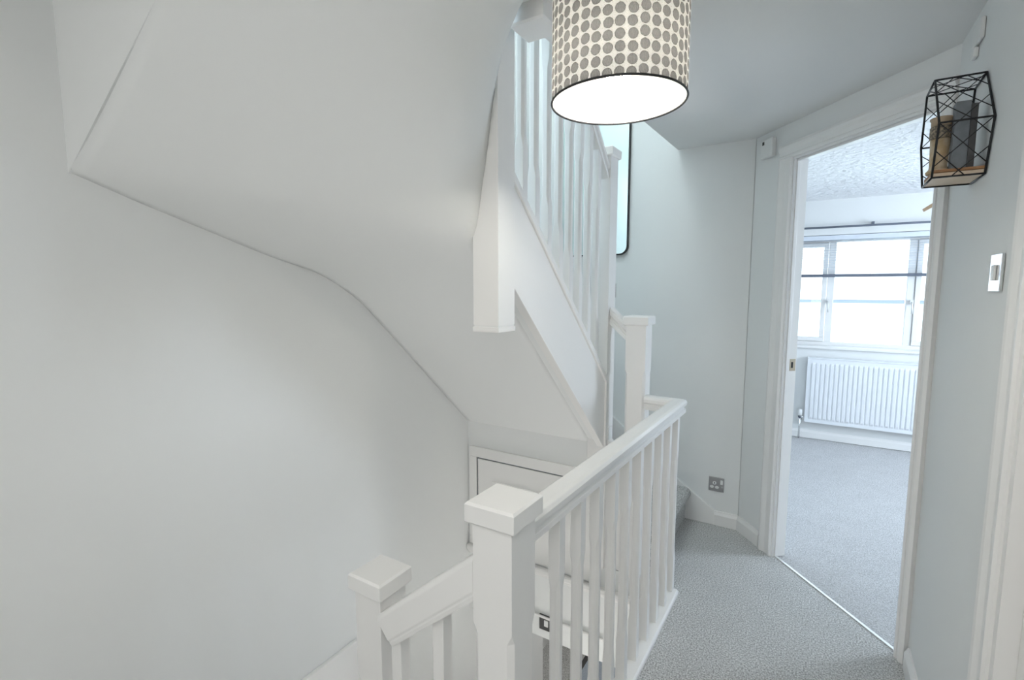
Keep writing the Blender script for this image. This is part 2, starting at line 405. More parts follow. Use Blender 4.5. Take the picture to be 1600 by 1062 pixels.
def rail(parent, p, q, name='handrail', prof=RAIL, cutp=None, cutq=None, bevel=0.0015):
    p = Vector(p); q = Vector(q); d = (q - p)
    s = Vector((d.y, -d.x, 0)).normalized(); up = s.cross(d).normalized()
    if up.z < 0: up = -up
    def ring(o, cut):
        out = []
        for a, b in prof:
            v = o + s * a + up * b
            if cut is not None:                       # cut normal in plan: slide the point along the rail onto the cut plane
                n = Vector(cut); dn = d.normalized(); v = v + dn * ((o - v).dot(n) / dn.dot(n))
            out.append(v)
        return out
    return MB().loft([ring(p, cutp), ring(q, cutq)]).build(name, 'white', parent, bevel)

# ---- landing balustrade
ZR = 0.905
NXc, NYc = -0.534, 0.834
lb = thing('landing_balustrade', 'white painted balustrade of square spindles guarding the grey carpeted landing', 'balustrade', (-0.51, 1.5, 0))
newel(lb, NXc, NYc, 0.048, -0.25, 0.920, stops=(0.10, 0.70))
xr = lambda y: lerp(-0.530, -0.506, (y - 0.88) / (2.20 - 0.88))
m45 = Vector((1, 1, 0)).normalized()
rail(lb, (xr(0.882), 0.882, ZR), (xr(2.235), 2.235, ZR), cutq=(1, -1, 0), cutp=(0, 1, 0))
rail(lb, (xr(2.235), 2.235, ZR), (-0.655, 2.245, ZR), cutp=(1, -1, 0), cutq=(1, 0, 0))
br = [(-0.035, 0.0), (0.030, 0.0), (0.030, 0.016), (0.024, 0.024), (-0.030, 0.024), (-0.035, 0.018)]
rail(lb, (-0.512, 0.882, 0.0), (-0.499, 2.215, 0.0), 'base_rail', br)
rail(lb, (-0.535, 2.245, 0.0), (-0.655, 2.245, 0.0), 'base_rail', br)
for k in range(10):
    y = 1.068 + 0.1255 * k
    baluster(lb, xr(y), y, 0.022, ZR - 0.05, 0.20, 0.66)
baluster(lb, -0.575, 2.245, 0.022, ZR - 0.05, 0.20, 0.66)
newel(lb, -0.7025, 2.27, 0.0475, 0.0, 1.230, stops=(0.15, 1.02), cap_h=0.042)

# ---- lower stair balustrade
lo = thing('stair_balustrade', 'short raked white balustrade stepping down from the square landing post to the stairs', 'balustrade', (-0.92, 0.845, -0.38))
newel(lo, -0.925, 0.848, 0.045, -0.38, 0.632, stops=(-0.15, 0.40))
BR = [(-0.026, -0.080), (0.026, -0.080), (0.028, -0.070), (0.027, -0.066), (0.030, -0.062), (0.030, -0.010), (0.022, 0), (-0.022, 0), (-0.030, -0.010), (-0.030, -0.062), (-0.027, -0.066), (-0.028, -0.070)]
rail(lo, (-0.879, 0.815, 0.599), (-0.582, 0.815, 0.847), prof=BR, cutq=(1, 0, 0), bevel=0.006)
for x in (-0.835, -0.700):
    baluster(lo, x, 0.825, -0.36 + (x + 0.95) * 0.84, 0.50 + (x + 0.905) * 0.842, 0.0 + (x + 0.9), 0.31 + (x + 0.9) * 0.8, slope=(0.842, 0))
rail(lo, (-0.88, 0.825, -0.33), (-0.582, 0.825, -0.08), 'base_rail', [(-0.03, -0.03), (0.03, -0.03), (0.03, 0), (-0.03, 0)])

# ---- lower staircase
ls = thing('lower_staircase', 'grey carpeted steps going down beside the left wall', 'staircase', (-1.3, 0.8, -0.57))
MB().box((-0.78, -0.1, -0.40), (-0.537, 0.78, -0.19)).build('step', 'carpet', ls, 0.012)
MB().box((XL + 0.021, -0.1, -0.60), (-0.782, 0.78, -0.38)).build('step', 'carpet', ls, 0.012)
for k in range(7):
    MB().box((XL + 0.001, 0.90 + 0.23 * k - 0.02, -0.57 - 0.2 * k - 0.22), (-0.98, 0.90 + 0.23 * (k + 1), -0.57 - 0.2 * k)).build('step', 'carpet', ls, 0.012)
MB().prism([(-0.96, 0.90, -0.62), (-0.96, 0.90, -0.36), (-0.96, 2.51, -1.75), (-0.96, 2.51, -2.05)], (0.03, 0, 0)).build('string', 'white', ls, 0.003)

# ---- loft staircase
st = thing('loft_staircase', 'white open string of the upper stairs with carpeted winder steps at its foot', 'staircase', (-0.9, 2.6, 0))
def su(y): return 1.777 - 0.924 * (y - 1.367)
def sl_(y): return 1.420 - 0.924 * (y - 1.367)
ya, yb = 1.355, 2.235
MB().prism([(-0.848, ya, sl_(ya)), (-0.848, yb, sl_(yb)), (-0.848, yb, su(yb) - 0.03), (-0.848, ya, su(ya) - 0.03)], (-0.035, 0, 0)).build('string', 'white', st, 0.002)
MB().prism([(-0.838, ya, su(ya) - 0.034), (-0.838, yb, su(yb) - 0.034), (-0.838, yb, su(yb)), (-0.838, ya, su(ya))], (-0.058, 0, 0)).build('string_capping', 'white', st, 0.004)
def round_step(x0, x1, y0, y1, z0, z1, nose):
    # riser faces +X, rounded carpeted nosing
    r = 0.035; pf = [(x0, z0), (x0, z1)]
    pf += [(x1 + nose - r + r * math.sin(a), z1 - r + r * math.cos(a)) for a in [i * math.pi / 16 for i in range(0, 12)]]
    pf += [(x1, z1 - 0.10), (x1 - 0.004, z0)]
    mb = MB(); mb.loft([[(x, y0, z) for x, z in pf], [(x, y1, z) for x, z in pf]])
    return mb
for k in range(3):
    round_step(-1.668, -0.615 - 0.256 * k, 2.322, YF - 0.019, 0.2 * k, 0.2 * (k + 1) - 0.001, 0.028).build('step', 'carpet', st)
MB().box((XL + 0.002, 2.30, 0.602), (-1.13, YF - 0.02, 0.80)).build('step', 'carpet', st, 0.012)
for k in range(4):
    y0 = 2.25 - 0.216 * k
    MB().box((XL + 0.002, y0 - 0.216, 0.97 + 0.2 * k), (-0.884, y0 + 0.025, 1.0 + 0.2 * k)).box((XL + 0.002, y0 - 0.01, 0.80 + 0.2 * k), (-0.884, y0 + 0.008, 0.97 + 0.2 * k)).build('step', 'carpet', st, 0.008)

MB().box((-0.834, 2.254, 0.001), (-0.752, 2.270, 0.56)).build('apron_panel', 'white', st, 0.002)

# ---- loft balustrade
lf = thing('loft_balustrade', 'white spindled balustrade of the upper stairs with a hanging square newel post', 'balustrade', (-0.878, 1.8, 1.27))
hn = newel(lf, -0.8765, 1.311, 0.0475, 1.284, 3.0, cap=False)
MB().loft([sq(-0.8765, 1.311, 0.0462, 1.279), sq(-0.8765, 1.311, 0.0462, 1.2845)]).build('groove', 'plastic', hn)
MB().loft([sq(-0.8765, 1.311, 0.0485, 1.263), sq(-0.8765, 1.311, 0.0495, 1.268), sq(-0.8765, 1.311, 0.0495, 1.279)]).build('post_cap', 'white', hn, 0.001)
newel(lf, -0.886, 2.27, 0.0475, 0.0, 2.005, cap_h=0.042)
MB().loft([sq(-0.745, 1.335, 0.052, 2.148), sq(-0.745, 1.335, 0.058, 2.154), sq(-0.745, 1.335, 0.058, 2.2)]).build('drop_cap', 'white', lf, 0.002)
rail(lf, (-0.8765, 2.224, 1.985), (-0.8765, 1.357, 1.985 + 0.924 * 0.867), cutp=(0, 1, 0), cutq=(0, 1, 0))
for y in (1.466, 1.552, 1.648, 1.744, 1.838, 1.932, 2.028, 2.124):
    baluster(lf, -0.8685, y, su(y) - 0.004, 1.985 + 0.924 * (2.224 - y) - 0.08, su(y) + 0.2, su(y) + 0.68, slope=(0, -0.924))
rail(lf, (-0.837, 2.27, 1.312), (-0.751, 2.27, 1.235), prof=RAIL, cutp=(1, 0, 0), cutq=(1, 0, 0))
rail(lf, (-0.837, 2.27, 0.627), (-0.751, 2.27, 0.55), 'base_rail', br, cutp=(1, 0, 0), cutq=(1, 0, 0))

# ------------------------------------------------------------------ cupboard hatch at the end of the stair well
ht = thing('cupboard_hatch', 'flush white cupboard hatch in a thin frame, under the upper stairs', 'hatch', (-1.3, YS, 0))
hx0, hx1, hz0, hz1 = -1.625, -0.86, -0.10, 0.432
mb = MB()
for a, b in (((hx0 - 0.05, hz1), (hx1, hz1 + 0.06)), ((hx0 - 0.05, hz0), (hx0, hz1))):
    mb.box((a[0], YS - 0.012, a[1]), (b[0], YS - 0.0005, b[1]))
mb.build('hatch_frame', 'white', ht, 0.002)
MB().box((hx0 + 0.001, YS - 0.0035, hz0 + 0.001), (hx1, YS - 0.001, hz1)).build('gap_shade_sheet', 'slate', ht)  # dark sheet whose colour stands for the shade round the panel
MB().box((hx0 + 0.010, YS - 0.010, hz0 + 0.004), (hx1, YS - 0.0036, hz1 - 0.008)).build('hatch_panel', 'white', ht, 0.002)
MB().box((hx0 + 0.11, YS - 0.016, 0.285), (hx1, YS - 0.0101, 0.312)).build('rail_moulding', 'white', ht, 0.004)

# ------------------------------------------------------------------ plates, sockets, boxes
def plate(o, ux, n, w, h, m, name, label, cat, kind):
    """wall plate centred at o; ux along wall, n out of the wall"""
    T = frame(Vector(o), ux, (0, 0, 1), n)
    t = thing(name, label, cat, o)
    MB().box((-w/2, -h/2, 0), (w/2, h/2, 0.006), T).build('face_plate', m, t, 0.0015)
    if kind == 'switch':
        MB().box((-0.012, -0.018, 0.006), (0.012, 0.018, 0.011), T).build('rocker', 'plastic', t, 0.002)
        for sx in (-1, 1):
            MB().lathe([(0.004, 0), (0.004, 0.0012)], (0, 0, 0), 10).build('screw', 'chrome', t).matrix_local = t.matrix_world.inverted() @ T @ Matrix.Translation((sx * w * 0.37, 0, 0.0055))
    if kind == 'socket':
        def disc(x, y, rx, ry, mname, nm, z0=0.0058, z1=0.0075):
            ring = [T @ Vector((x + rx * math.cos(a), y + ry * math.sin(a), z0)) for a in [i * math.pi / 8 for i in range(16)]]
            MB().prism(ring, (T @ Vector((0, 0, z1)) - T @ Vector((0, 0, z0)))).build(nm, mname, t)
        disc(-0.010, 0.008, 0.0105, 0.010, 'plastic', 'pin_insert'); disc(-0.024, -0.017, 0.011, 0.0085, 'plastic', 'pin_insert'); disc(0.004, -0.017, 0.011, 0.0085, 'plastic', 'pin_insert')
        MB().box((0.022, 0.004, 0.005), (0.036, 0.030, 0.011), T).build('rocker', 'plastic', t, 0.002)
        MB().box((-0.012, 0.003, 0.0074), (-0.008, 0.013, 0.0079), T).build('earth_slot_shade', 'black', t)  # black patch drawn for the dark inside the slot
        disc(0.032, -0.012, 0.004, 0.004, 'chrome', 'screw')
    return t
plate((-0.448, YF - 0.001, 0.247), (1, 0, 0), (0, -1, 0), 0.084, 0.084, 'steel', 'power_socket', 'brushed steel power socket with white inserts, low on the far wall', 'socket', 'socket')
plate((-1.135, YF - 0.001, 1.385), (1, 0, 0), (0, -1, 0), 0.084, 0.088, 'steel', 'light_switch', 'steel switch plate half hidden behind the upper stair post, below the mirror', 'switch', 'switch')
plate((XR - 0.001, 1.597, 1.436), (0, -1, 0), (-1, 0, 0), 0.086, 0.088, 'chrome', 'light_switch', 'shiny steel switch plate on the right wall below the wire shelf', 'switch', 'switch')
plate((-1.165, YS - 0.001, -0.425), (1, 0, 0), (0, -1, 0), 0.086, 0.088, 'slate2', 'light_switch', 'dark switch plate glimpsed low in the stairwell between post and first spindle', 'switch', 'switch')
plate((-0.055, YB - 0.001, 0.165), (1, 0, 0), (0, -1, 0), 0.086, 0.086, 'plastic', 'power_socket', 'white power socket on the bedroom wall under the radiator valve', 'socket', 'socket')

s1 = thing('alarm_sensor', 'small white wall box with a dark dot, high beside the bedroom door', 'sensor', DT @ Vector((0.125, 0, 2.11)))
MB().box((0.075, -0.028, 2.068), (0.165, -0.0005, 2.163), DT).build('housing', 'plastic', s1, 0.006)
MB().box((0.092, -0.0295, 2.136), (0.106, -0.0275, 2.152), DT).build('indicator', 'slate2', s1)
s2 = thing('door_chime', 'white plastic box with a clip underneath, high on the right wall', 'chime', (XR, 2.04, 2.1))
TR = frame((XR, 1.985, 2.12), (0, -1, 0), (-1, 0, 0), (0, 0, 1))
MB().box((-0.046, 0.0005, -0.020), (0.046, 0.012, 0.038), TR).build('housing', 'plastic', s2, 0.005)
MB().box((-0.044, 0.0005, -0.050), (-0.010, 0.013, -0.022), TR).build('clip', 'plastic', s2, 0.003)

# ------------------------------------------------------------------ mirror
mr = thing('wall_mirror', 'tall mirror with rounded corners and thin black frame behind the upper stairs', 'mirror', (-1.22, YF, 1.6))
def rrect(x0, x1, z0, z1, r, y, n=8):
    out = []
    for cx, cz, a0 in ((x1 - r, z0 + r, -90), (x1 - r, z1 - r, 0), (x0 + r, z1 - r, 90), (x0 + r, z0 + r, 180)):
        for i in range(n + 1):
            a = math.radians(a0 + 90 * i / n); out.append(Vector((cx + r * math.cos(a), y, cz + r * math.sin(a))))
    return out
MX0, MX1, MZ0, MZ1 = -1.52, -1.017, 1.607, 2.75
MB().prism(rrect(MX0 + 0.004, MX1 - 0.004, MZ0 + 0.004, MZ1 - 0.004, 0.05, YF - 0.001), (0, -0.010, 0)).build('mirror_glass', 'mirror', mr)
o1 = rrect(MX0, MX1, MZ0, MZ1, 0.055, YF - 0.001); i1 = rrect(MX0 + 0.007, MX1 - 0.007, MZ0 + 0.007, MZ1 - 0.007, 0.048, YF - 0.001)
rg = []
for a, b in zip(o1, i1): rg.append([a, a + Vector((0, -0.022, 0)), b + Vector((0, -0.022, 0)), b])
rg.append(rg[0])
MB().loft(rg, caps=False).build('mirror_frame', 'dark', mr)

# ------------------------------------------------------------------ pendant lamp
LX, LY, LZ, LR, LH = -0.388, 1.062, 1.797, 0.142, 0.26
lm = thing('pendant_lamp', 'drum pendant lampshade with rows of grey dots, hanging lit from the landing ceiling', 'lamp', (LX, LY, LZ))
NCOL = 39
def dots_mat():
    m = bpy.data.materials.new('dotted_fabric'); m.use_nodes = True
    nt = m.node_tree; nt.nodes.clear(); N = nt.nodes.new; L = nt.links.new
    def mth(op, a, b=None, c=None):
        n = N('ShaderNodeMath'); n.operation = op
        for i, v in enumerate((a, b, c)):
            if v is None: continue
            if isinstance(v, (int, float)): n.inputs[i].default_value = v
            else: L(v, n.inputs[i])
        return n.outputs[0]
    uv = N('ShaderNodeUVMap'); uv.uv_map = 'UVMap'
    sp = N('ShaderNodeSeparateXYZ'); L(uv.outputs[0], sp.inputs[0])
    u, v = sp.outputs[0], sp.outputs[1]                   # u in columns, v in rows
    cu = mth('FLOOR', u); fu = mth('SUBTRACT', mth('FRACT', u), 0.5)
    wn = N('ShaderNodeTexWhiteNoise'); wn.noise_dimensions = '1D'; L(cu, wn.inputs['W'])
    v2 = mth('ADD', v, mth('MULTIPLY', wn.outputs['Value'], 0.45))
    cv = mth('FLOOR', v2); fv = mth('SUBTRACT', mth('FRACT', v2), 0.5)
    wn2 = N('ShaderNodeTexWhiteNoise'); wn2.noise_dimensions = '2D'
    cc = N('ShaderNodeCombineXYZ'); L(cu, cc.inputs[0]); L(cv, cc.inputs[1]); L(cc.outputs[0], wn2.inputs['Vector'])
    ju = mth('MULTIPLY', mth('SUBTRACT', wn2.outputs['Value'], 0.5), 0.10)
    fu2 = mth('ADD', fu, ju)
    nz = N('ShaderNodeTexNoise'); nz.inputs['Scale'].default_value = 5; L(uv.outputs[0], nz.inputs['Vector'])
    rr = mth('SQRT', mth('ADD', mth('MULTIPLY', mth('MULTIPLY', fu2, fu2), 1.10), mth('MULTIPLY', fv, fv)))
    rr = mth('ADD', rr, mth('MULTIPLY', mth('SUBTRACT', nz.outputs['Fac'], 0.5), 0.10))
    inside = mth('LESS_THAN', rr, 0.44); rim = mth('GREATER_THAN', rr, 0.40)
    # scribbled hatching inside the dots
    nh = N('ShaderNodeTexNoise'); nh.inputs['Scale'].default_value = 9; nh.inputs['Detail'].default_value = 3; L(uv.outputs[0], nh.inputs['Vector'])
    wv = N('ShaderNodeTexWave'); wv.inputs['Scale'].default_value = 3.4; wv.inputs['Distortion'].default_value = 6; wv.inputs['Detail'].default_value = 2; L(uv.outputs[0], wv.inputs['Vector'])
    gr = N('ShaderNodeMix'); gr.data_type = 'RGBA'; L(mth('MULTIPLY', wv.outputs['Fac'], nh.outputs['Fac']), gr.inputs['Factor'])
    gr.inputs['A'].default_value = (0.07, 0.07, 0.074, 1); gr.inputs['B'].default_value = (0.36, 0.36, 0.37, 1)
    g2 = N('ShaderNodeMix'); g2.data_type = 'RGBA'; L(rim, g2.inputs['Factor']); L(gr.outputs['Result'], g2.inputs['A']); g2.inputs['B'].default_value = (0.02, 0.02, 0.022, 1)
    sc = N('ShaderNodeMix'); sc.data_type = 'RGBA'; L(mth('GREATER_THAN', nh.outputs['Fac'], 0.60), sc.inputs['Factor'])
    sc.inputs['A'].default_value = (0.95, 0.95, 0.94, 1); sc.inputs['B'].default_value = (0.72, 0.72, 0.70, 1)
    col = N('ShaderNodeMix'); col.data_type = 'RGBA'; L(inside, col.inputs['Factor']); L(sc.outputs['Result'], col.inputs['A']); L(g2.outputs['Result'], col.inputs['B'])
    df = N('ShaderNodeBsdfDiffuse'); L(col.outputs['Result'], df.inputs[0])
    tr = N('ShaderNodeBsdfTranslucent'); L(col.outputs['Result'], tr.inputs[0])
    mx = N('ShaderNodeMixShader'); mx.inputs[0].default_value = 0.68; L(df.outputs[0], mx.inputs[1]); L(tr.outputs[0], mx.inputs[2])
    o = N('ShaderNodeOutputMaterial'); L(mx.outputs[0], o.inputs[0])
    return m
def lining_mat():
    m = bpy.data.materials.new('shade_liner'); m.use_nodes = True
    nt = m.node_tree; nt.nodes.clear(); N = nt.nodes.new; L = nt.links.new
    df = N('ShaderNodeBsdfDiffuse'); df.inputs[0].default_value = (0.93, 0.92, 0.88, 1)
    tr = N('ShaderNodeBsdfTranslucent'); tr.inputs[0].default_value = (0.93, 0.92, 0.88, 1)
    mx = N('ShaderNodeMixShader'); mx.inputs[0].default_value = 0.62; L(df.outputs[0], mx.inputs[1]); L(tr.outputs[0], mx.inputs[2])
    o = N('ShaderNodeOutputMaterial'); L(mx.outputs[0], o.inputs[0])
    return m
def cyl_shell(r, z0, z1, n=96):
    mb = MB(); vs = []; fs = []
    for k in range(n):
        a = 2 * math.pi * k / n
        vs += [(LX + r * math.cos(a), LY + r * math.sin(a), z0), (LX + r * math.cos(a), LY + r * math.sin(a), z1)]
    for k in range(n):
        j = (k + 1) % n; fs.append((2*k, 2*j, 2*j+1, 2*k+1))
    return mb.add(vs, fs, True)
sh = cyl_shell(LR, LZ, LZ + LH).build('lamp_shade', dots_mat(), lm)
uvl = sh.data.uv_layers.new(name='UVMap')
for p in sh.data.polygons:
    us = []
    for li in p.loop_indices:
        v = sh.data.vertices[sh.data.loops[li].vertex_index].co
        us.append((math.atan2(v.y - LY, v.x - LX) / (2 * math.pi)) % 1.0)
    wrap = max(us) - min(us) > 0.5
    for li, u in zip(p.loop_indices, us):
        v = sh.data.vertices[sh.data.loops[li].vertex_index].co
        if wrap and u < 0.5: u += 1
        uvl.data[li].uv = (u * NCOL, (v.z - LZ) / 0.0225)
cyl_shell(LR - 0.0025, LZ + 0.001, LZ + LH - 0.001).build('shade_lining', lining_mat(), sh)
def torus(r, rr, z): 
    n = 72; mb = MB(); rg = []
    for k in range(n + 1):
        a = 2 * math.pi * k / n
        rg.append([(LX + (r + rr * math.cos(b)) * math.cos(a), LY + (r + rr * math.cos(b)) * math.sin(a), z + rr * math.sin(b)) for b in [i * math.pi / 3 for i in range(6)]])
    return mb.loft(rg, caps=False, smooth=True)
torus(LR, 0.0024, LZ).build('shade_rim', 'dark', sh)
torus(LR, 0.0024, LZ + LH).build('shade_rim', 'dark', sh)
MB().lathe([(0.05, 0.0), (0.05, -0.012), (0.042, -0.024), (0.012, -0.030)], (LX, LY, ZC), 24).build('ceiling_rose', 'plastic', lm)
MB().tube([(LX, LY, ZC - 0.028), (LX, LY, LZ + 0.17)], 0.003).build('cord', 'cord', lm)
MB().lathe([(0.014, 0.055), (0.019, 0.05), (0.019, 0.0), (0.016, -0.01)], (LX, LY, LZ + 0.125), 20).build('lamp_holder', 'plastic', lm)
mb = MB()
for k in range(3):
    a = k * 2.094; mb.tube([(LX + 0.018 * math.cos(a), LY + 0.018 * math.sin(a), LZ + 0.15), (LX + LR * math.cos(a), LY + LR * math.sin(a), LZ + LH - 0.004)], 0.0018, 6)
mb.build('spider', 'plastic', lm)
MB().lathe([(0.013, 0.06), (0.014, 0.045), (0.024, 0.024), (0.029, 0.0), (0.026, -0.016), (0.016, -0.027), (0.003, -0.031)], (LX, LY, LZ + 0.068), 20).build('bulb', 'bulb', lm)
pt = bpy.data.lights.new('bulb_light', 'POINT'); pt.energy = POWER['lamp']; pt.color = (1.0, 0.95, 0.85); pt.shadow_soft_size = 0.035
po = bpy.data.objects.new('bulb_light', pt); COL.objects.link(po); po.location = (LX, LY, LZ + 0.066)
for o in lm.children:
    if o.name.startswith('bulb'): o.visible_shadow = True
M['bulb'].node_tree.nodes['Principled BSDF'].inputs['Emission Strength'].default_value = 60

# ------------------------------------------------------------------ hexagonal wire shelf on the right wall
ws_ = thing('wire_shelf', 'hexagonal black wire shelf with a wooden base on the right wall', 'shelf', (XR, 1.865, 1.70))
XF, XB = 0.248, XR - 0.004
HX = [(1.862, 1.980), (1.742, 1.833), (1.785, 1.700), (1.930, 1.698), (2.012, 1.830), (1.978, 1.974)]       # (Y, Z) around
fr = MB()
for x in (XF, XB):
    for i in range(6):
        a, b = HX[i], HX[(i+1) % 6]; fr.tube([(x, a[0], a[1]), (x, b[0], b[1])], 0.0028, 6)
for y, z in HX: fr.tube([(XF, y, z), (XB, y, z)], 0.0026, 6)
fr.build('wire_frame', 'dark', ws_)
def lattice(a, b, n):
    mb = MB()
    for k in range(-n, n):
        for sg in (1, -1):
            # diagonal across the facet, clipped to it: s runs along the facet, t along the depth
            pts = []
            for t in (0.0, 1.0):
                s_ = (k + t * 1.6) / n if sg > 0 else (k + (1 - t) * 1.6) / n
                pts.append((s_, t))
            (s0, t0), (s1, t1) = pts
            def clip(s0, t0, s1, t1):
                lo_, hi_ = 0.0, 1.0; ds = s1 - s0
                for bound, sgn in ((0.0, 1), (1.0, -1)):
                    q0 = (s0 - bound) * sgn; q1 = (s1 - bound) * sgn
                    if q0 < 0 and q1 < 0: return None
                    if q0 < 0: lo_ = max(lo_, q0 / (q0 - q1))
                    if q1 < 0: hi_ = min(hi_, q0 / (q0 - q1))
                if hi_ - lo_ < 0.02: return None
                return [(lerp(s0, s1, lo_), lerp(t0, t1, lo_)), (lerp(s0, s1, hi_), lerp(t0, t1, hi_))]
            c = clip(s0, t0, s1, t1)
            if c: mb.tube([(lerp(XF, XB, t), lerp(a[0], b[0], s), lerp(a[1], b[1], s)) for s, t in c], 0.0013, 5)
    return mb
for i in (0, 1, 3, 4, 5):
    lattice(HX[i], HX[(i+1) % 6], 2).build('wire_lattice', 'dark', ws_)
MB().box((XF + 0.003, 1.787, 1.6995), (XB, 1.928, 1.712)).build('base_board', 'plywood', ws_, 0.001)
MB().box((XF + 0.003, 1.783, 1.7125), (XB, 1.930, 1.720)).build('base_trim', 'wood', ws_, 0.001)

cl = thing('candle_jar', 'carved tan candle holder with a dark patterned band, on the wire shelf', 'candle holder', (0.270, 1.858, 1.7205))
JX, JY = 0.270, 1.858
def lat(prof, name, m): return MB().lathe(prof, (JX, JY, 1.7205), 20).build(name, m, cl)
lat([(0.026, 0.0), (0.028, 0.006), (0.021, 0.014), (0.020, 0.022), (0.0225, 0.095)], 'stem', mat('carved_tan', (0.52, 0.38, 0.22), 0.5, var=(45, (0.66, 0.56, 0.42))))
lat([(0.023, 0.0955), (0.025, 0.097), (0.025, 0.128), (0.023, 0.1295)], 'patterned_band', mat('patterned_band', (0.05, 0.045, 0.04), 0.5, var=(160, (0.36, 0.29, 0.20))))
lat([(0.023, 0.130), (0.024, 0.146), (0.0265, 0.149), (0.0265, 0.153), (0.018, 0.155)], 'rim', mat('tan_rim', (0.42, 0.32, 0.22), 0.5))
bk = thing('board_block', 'tall slate grey block with a black edge standing on the wire shelf', 'ornament', (0.305, 1.835, 1.7205))
MB().box((0.291, 1.812, 1.7205), (0.322, 1.852, 1.900)).build('front_board', 'slate', bk, 0.001)
MB().box((0.3225, 1.812, 1.7205), (0.337, 1.852, 1.890)).build('back_board', 'slate2', bk, 0.001)

# ------------------------------------------------------------------ bedroom window, blind, pole
w1 = struct_root('window_1', (0.4, YB, 0.865))
FY0, FY1 = YB + 0.10, YB + 0.16
mb = MB()
mb.box((WX0, FY0, WZ0 + 0.0015), (WX1, FY1, WZ0 + 0.04)).box((WX0, FY0, WZ1 - 0.06), (WX1, FY1, WZ1 - 0.001))
mb.box((WX0 + 0.001, FY0, WZ0 + 0.04), (WX0 + 0.05, FY1, WZ1 - 0.06)).box((WX1 - 0.05, FY0, WZ0 + 0.04), (WX1 - 0.001, FY1, WZ1 - 0.06))
mb.build('window_frame', 'white', w1, 0.004)
MUL = [(0.070, 0.125), (0.650, 0.705)]
for a, b in MUL: MB().box((a, FY0, WZ0 + 0.04), (b, FY1, WZ1 - 0.06)).build('mullion', 'white', w1, 0.004)
# opening side lights with their own sash frames
for a, b in ((WX0 + 0.05, MUL[0][0]), (MUL[1][1], WX1 - 0.05)):
    mb = MB(); e = 0.040; z0, z1 = WZ0 + 0.042, WZ1 - 0.062
    mb.box((a + 0.002, FY0 - 0.012, z0), (b - 0.002, FY1 - 0.01, z0 + e)).box((a + 0.002, FY0 - 0.012, z1 - e), (b - 0.002, FY1 - 0.01, z1))
    mb.box((a + 0.002, FY0 - 0.012, z0 + e), (a + e, FY1 - 0.01, z1 - e)).box((b - e, FY0 - 0.012, z0 + e), (b - 0.002, FY1 - 0.01, z1 - e))
    sf = mb.build('sash', 'white', w1, 0.004)
    MB().box((a + e, FY0 + 0.02, z0 + e), (b - e, FY0 + 0.024, z1 - e)).build('pane', 'glass', sf)
for a, b in ((0.085, 1.28), (0.690, 1.28)):
    mb = MB().box((a - 0.012, FY0 - 0.03, b - 0.02), (a + 0.012, FY0 - 0.012, b + 0.02)).tube([(a, FY0 - 0.028, b), (a + 0.004, FY0 - 0.045, b - 0.04), (a + 0.004, FY0 - 0.045, b - 0.10)], 0.007, 6)
    mb.build('window_handle', 'plastic', w1)
MB().box((MUL[0][1], FY0 + 0.03, WZ0 + 0.04), (MUL[1][0], FY0 + 0.034, WZ1 - 0.06)).build('pane', 'glass', w1)
MB().box((WX0 - 0.03, YB - 0.03, WZ0 - 0.018), (WX1 + 0.03, FY0 - 0.0005, WZ0 + 0.006)).build('window_sill', 'white', w1, 0.006)

bl = thing('venetian_blind', 'half lowered white slatted blind with a grey bottom rail in the bedroom window', 'blind', (0.4, YB + 0.05, 1.8))
bx0, bx1 = WX0 + 0.02, WX1 - 0.02
MB().box((bx0, YB + 0.02, 1.83), (bx1, YB + 0.07, 1.872)).build('head_rail', 'blind', bl, 0.003)
MB().box((bx0, YB + 0.022, 1.500), (bx1, YB + 0.07, 1.526)).build('bottom_rail', 'greybar', bl, 0.003)
sm = MB()
sm.prism([(bx0, YB + 0.035, 0.0), (bx0, YB + 0.0475, 0.0016), (bx0, YB + 0.060, 0.0), (bx0, YB + 0.0475, 0.0022)], (bx1 - bx0, 0, 0))
z = 1.545; first = None
while z < 1.825:
    if first is None:
        first = sm.build('slat', 'blind', bl); first.location.z = z; o = first
    else:
        o = first.copy(); COL.objects.link(o); o.location.z = z
    z += 0.0215
for x in (-0.3, 0.38, 1.1):
    MB().tube([(x, YB + 0.034, 1.83), (x, YB + 0.034, 1.526)], 0.0012, 5).build('ladder_cord', 'blind', bl)

cpz = 1.937
cpole = thing('curtain_pole', 'thin grey pole on a small bracket above the bedroom window', 'curtain pole', (0.4, YB - 0.05, cpz))
MB().tube([(WX0 - 0.15, YB - 0.05, cpz), (WX1 + 0.15, YB - 0.05, cpz)], 0.009, 10).build('pole', 'greybar', cpole)
for x in (-0.7, 0.37, 1.5):
    MB().box((x - 0.010, YB - 0.06, cpz + 0.004), (x + 0.010, YB - 0.0005, cpz + 0.03)).build('bracket', 'greybar', cpole, 0.002)

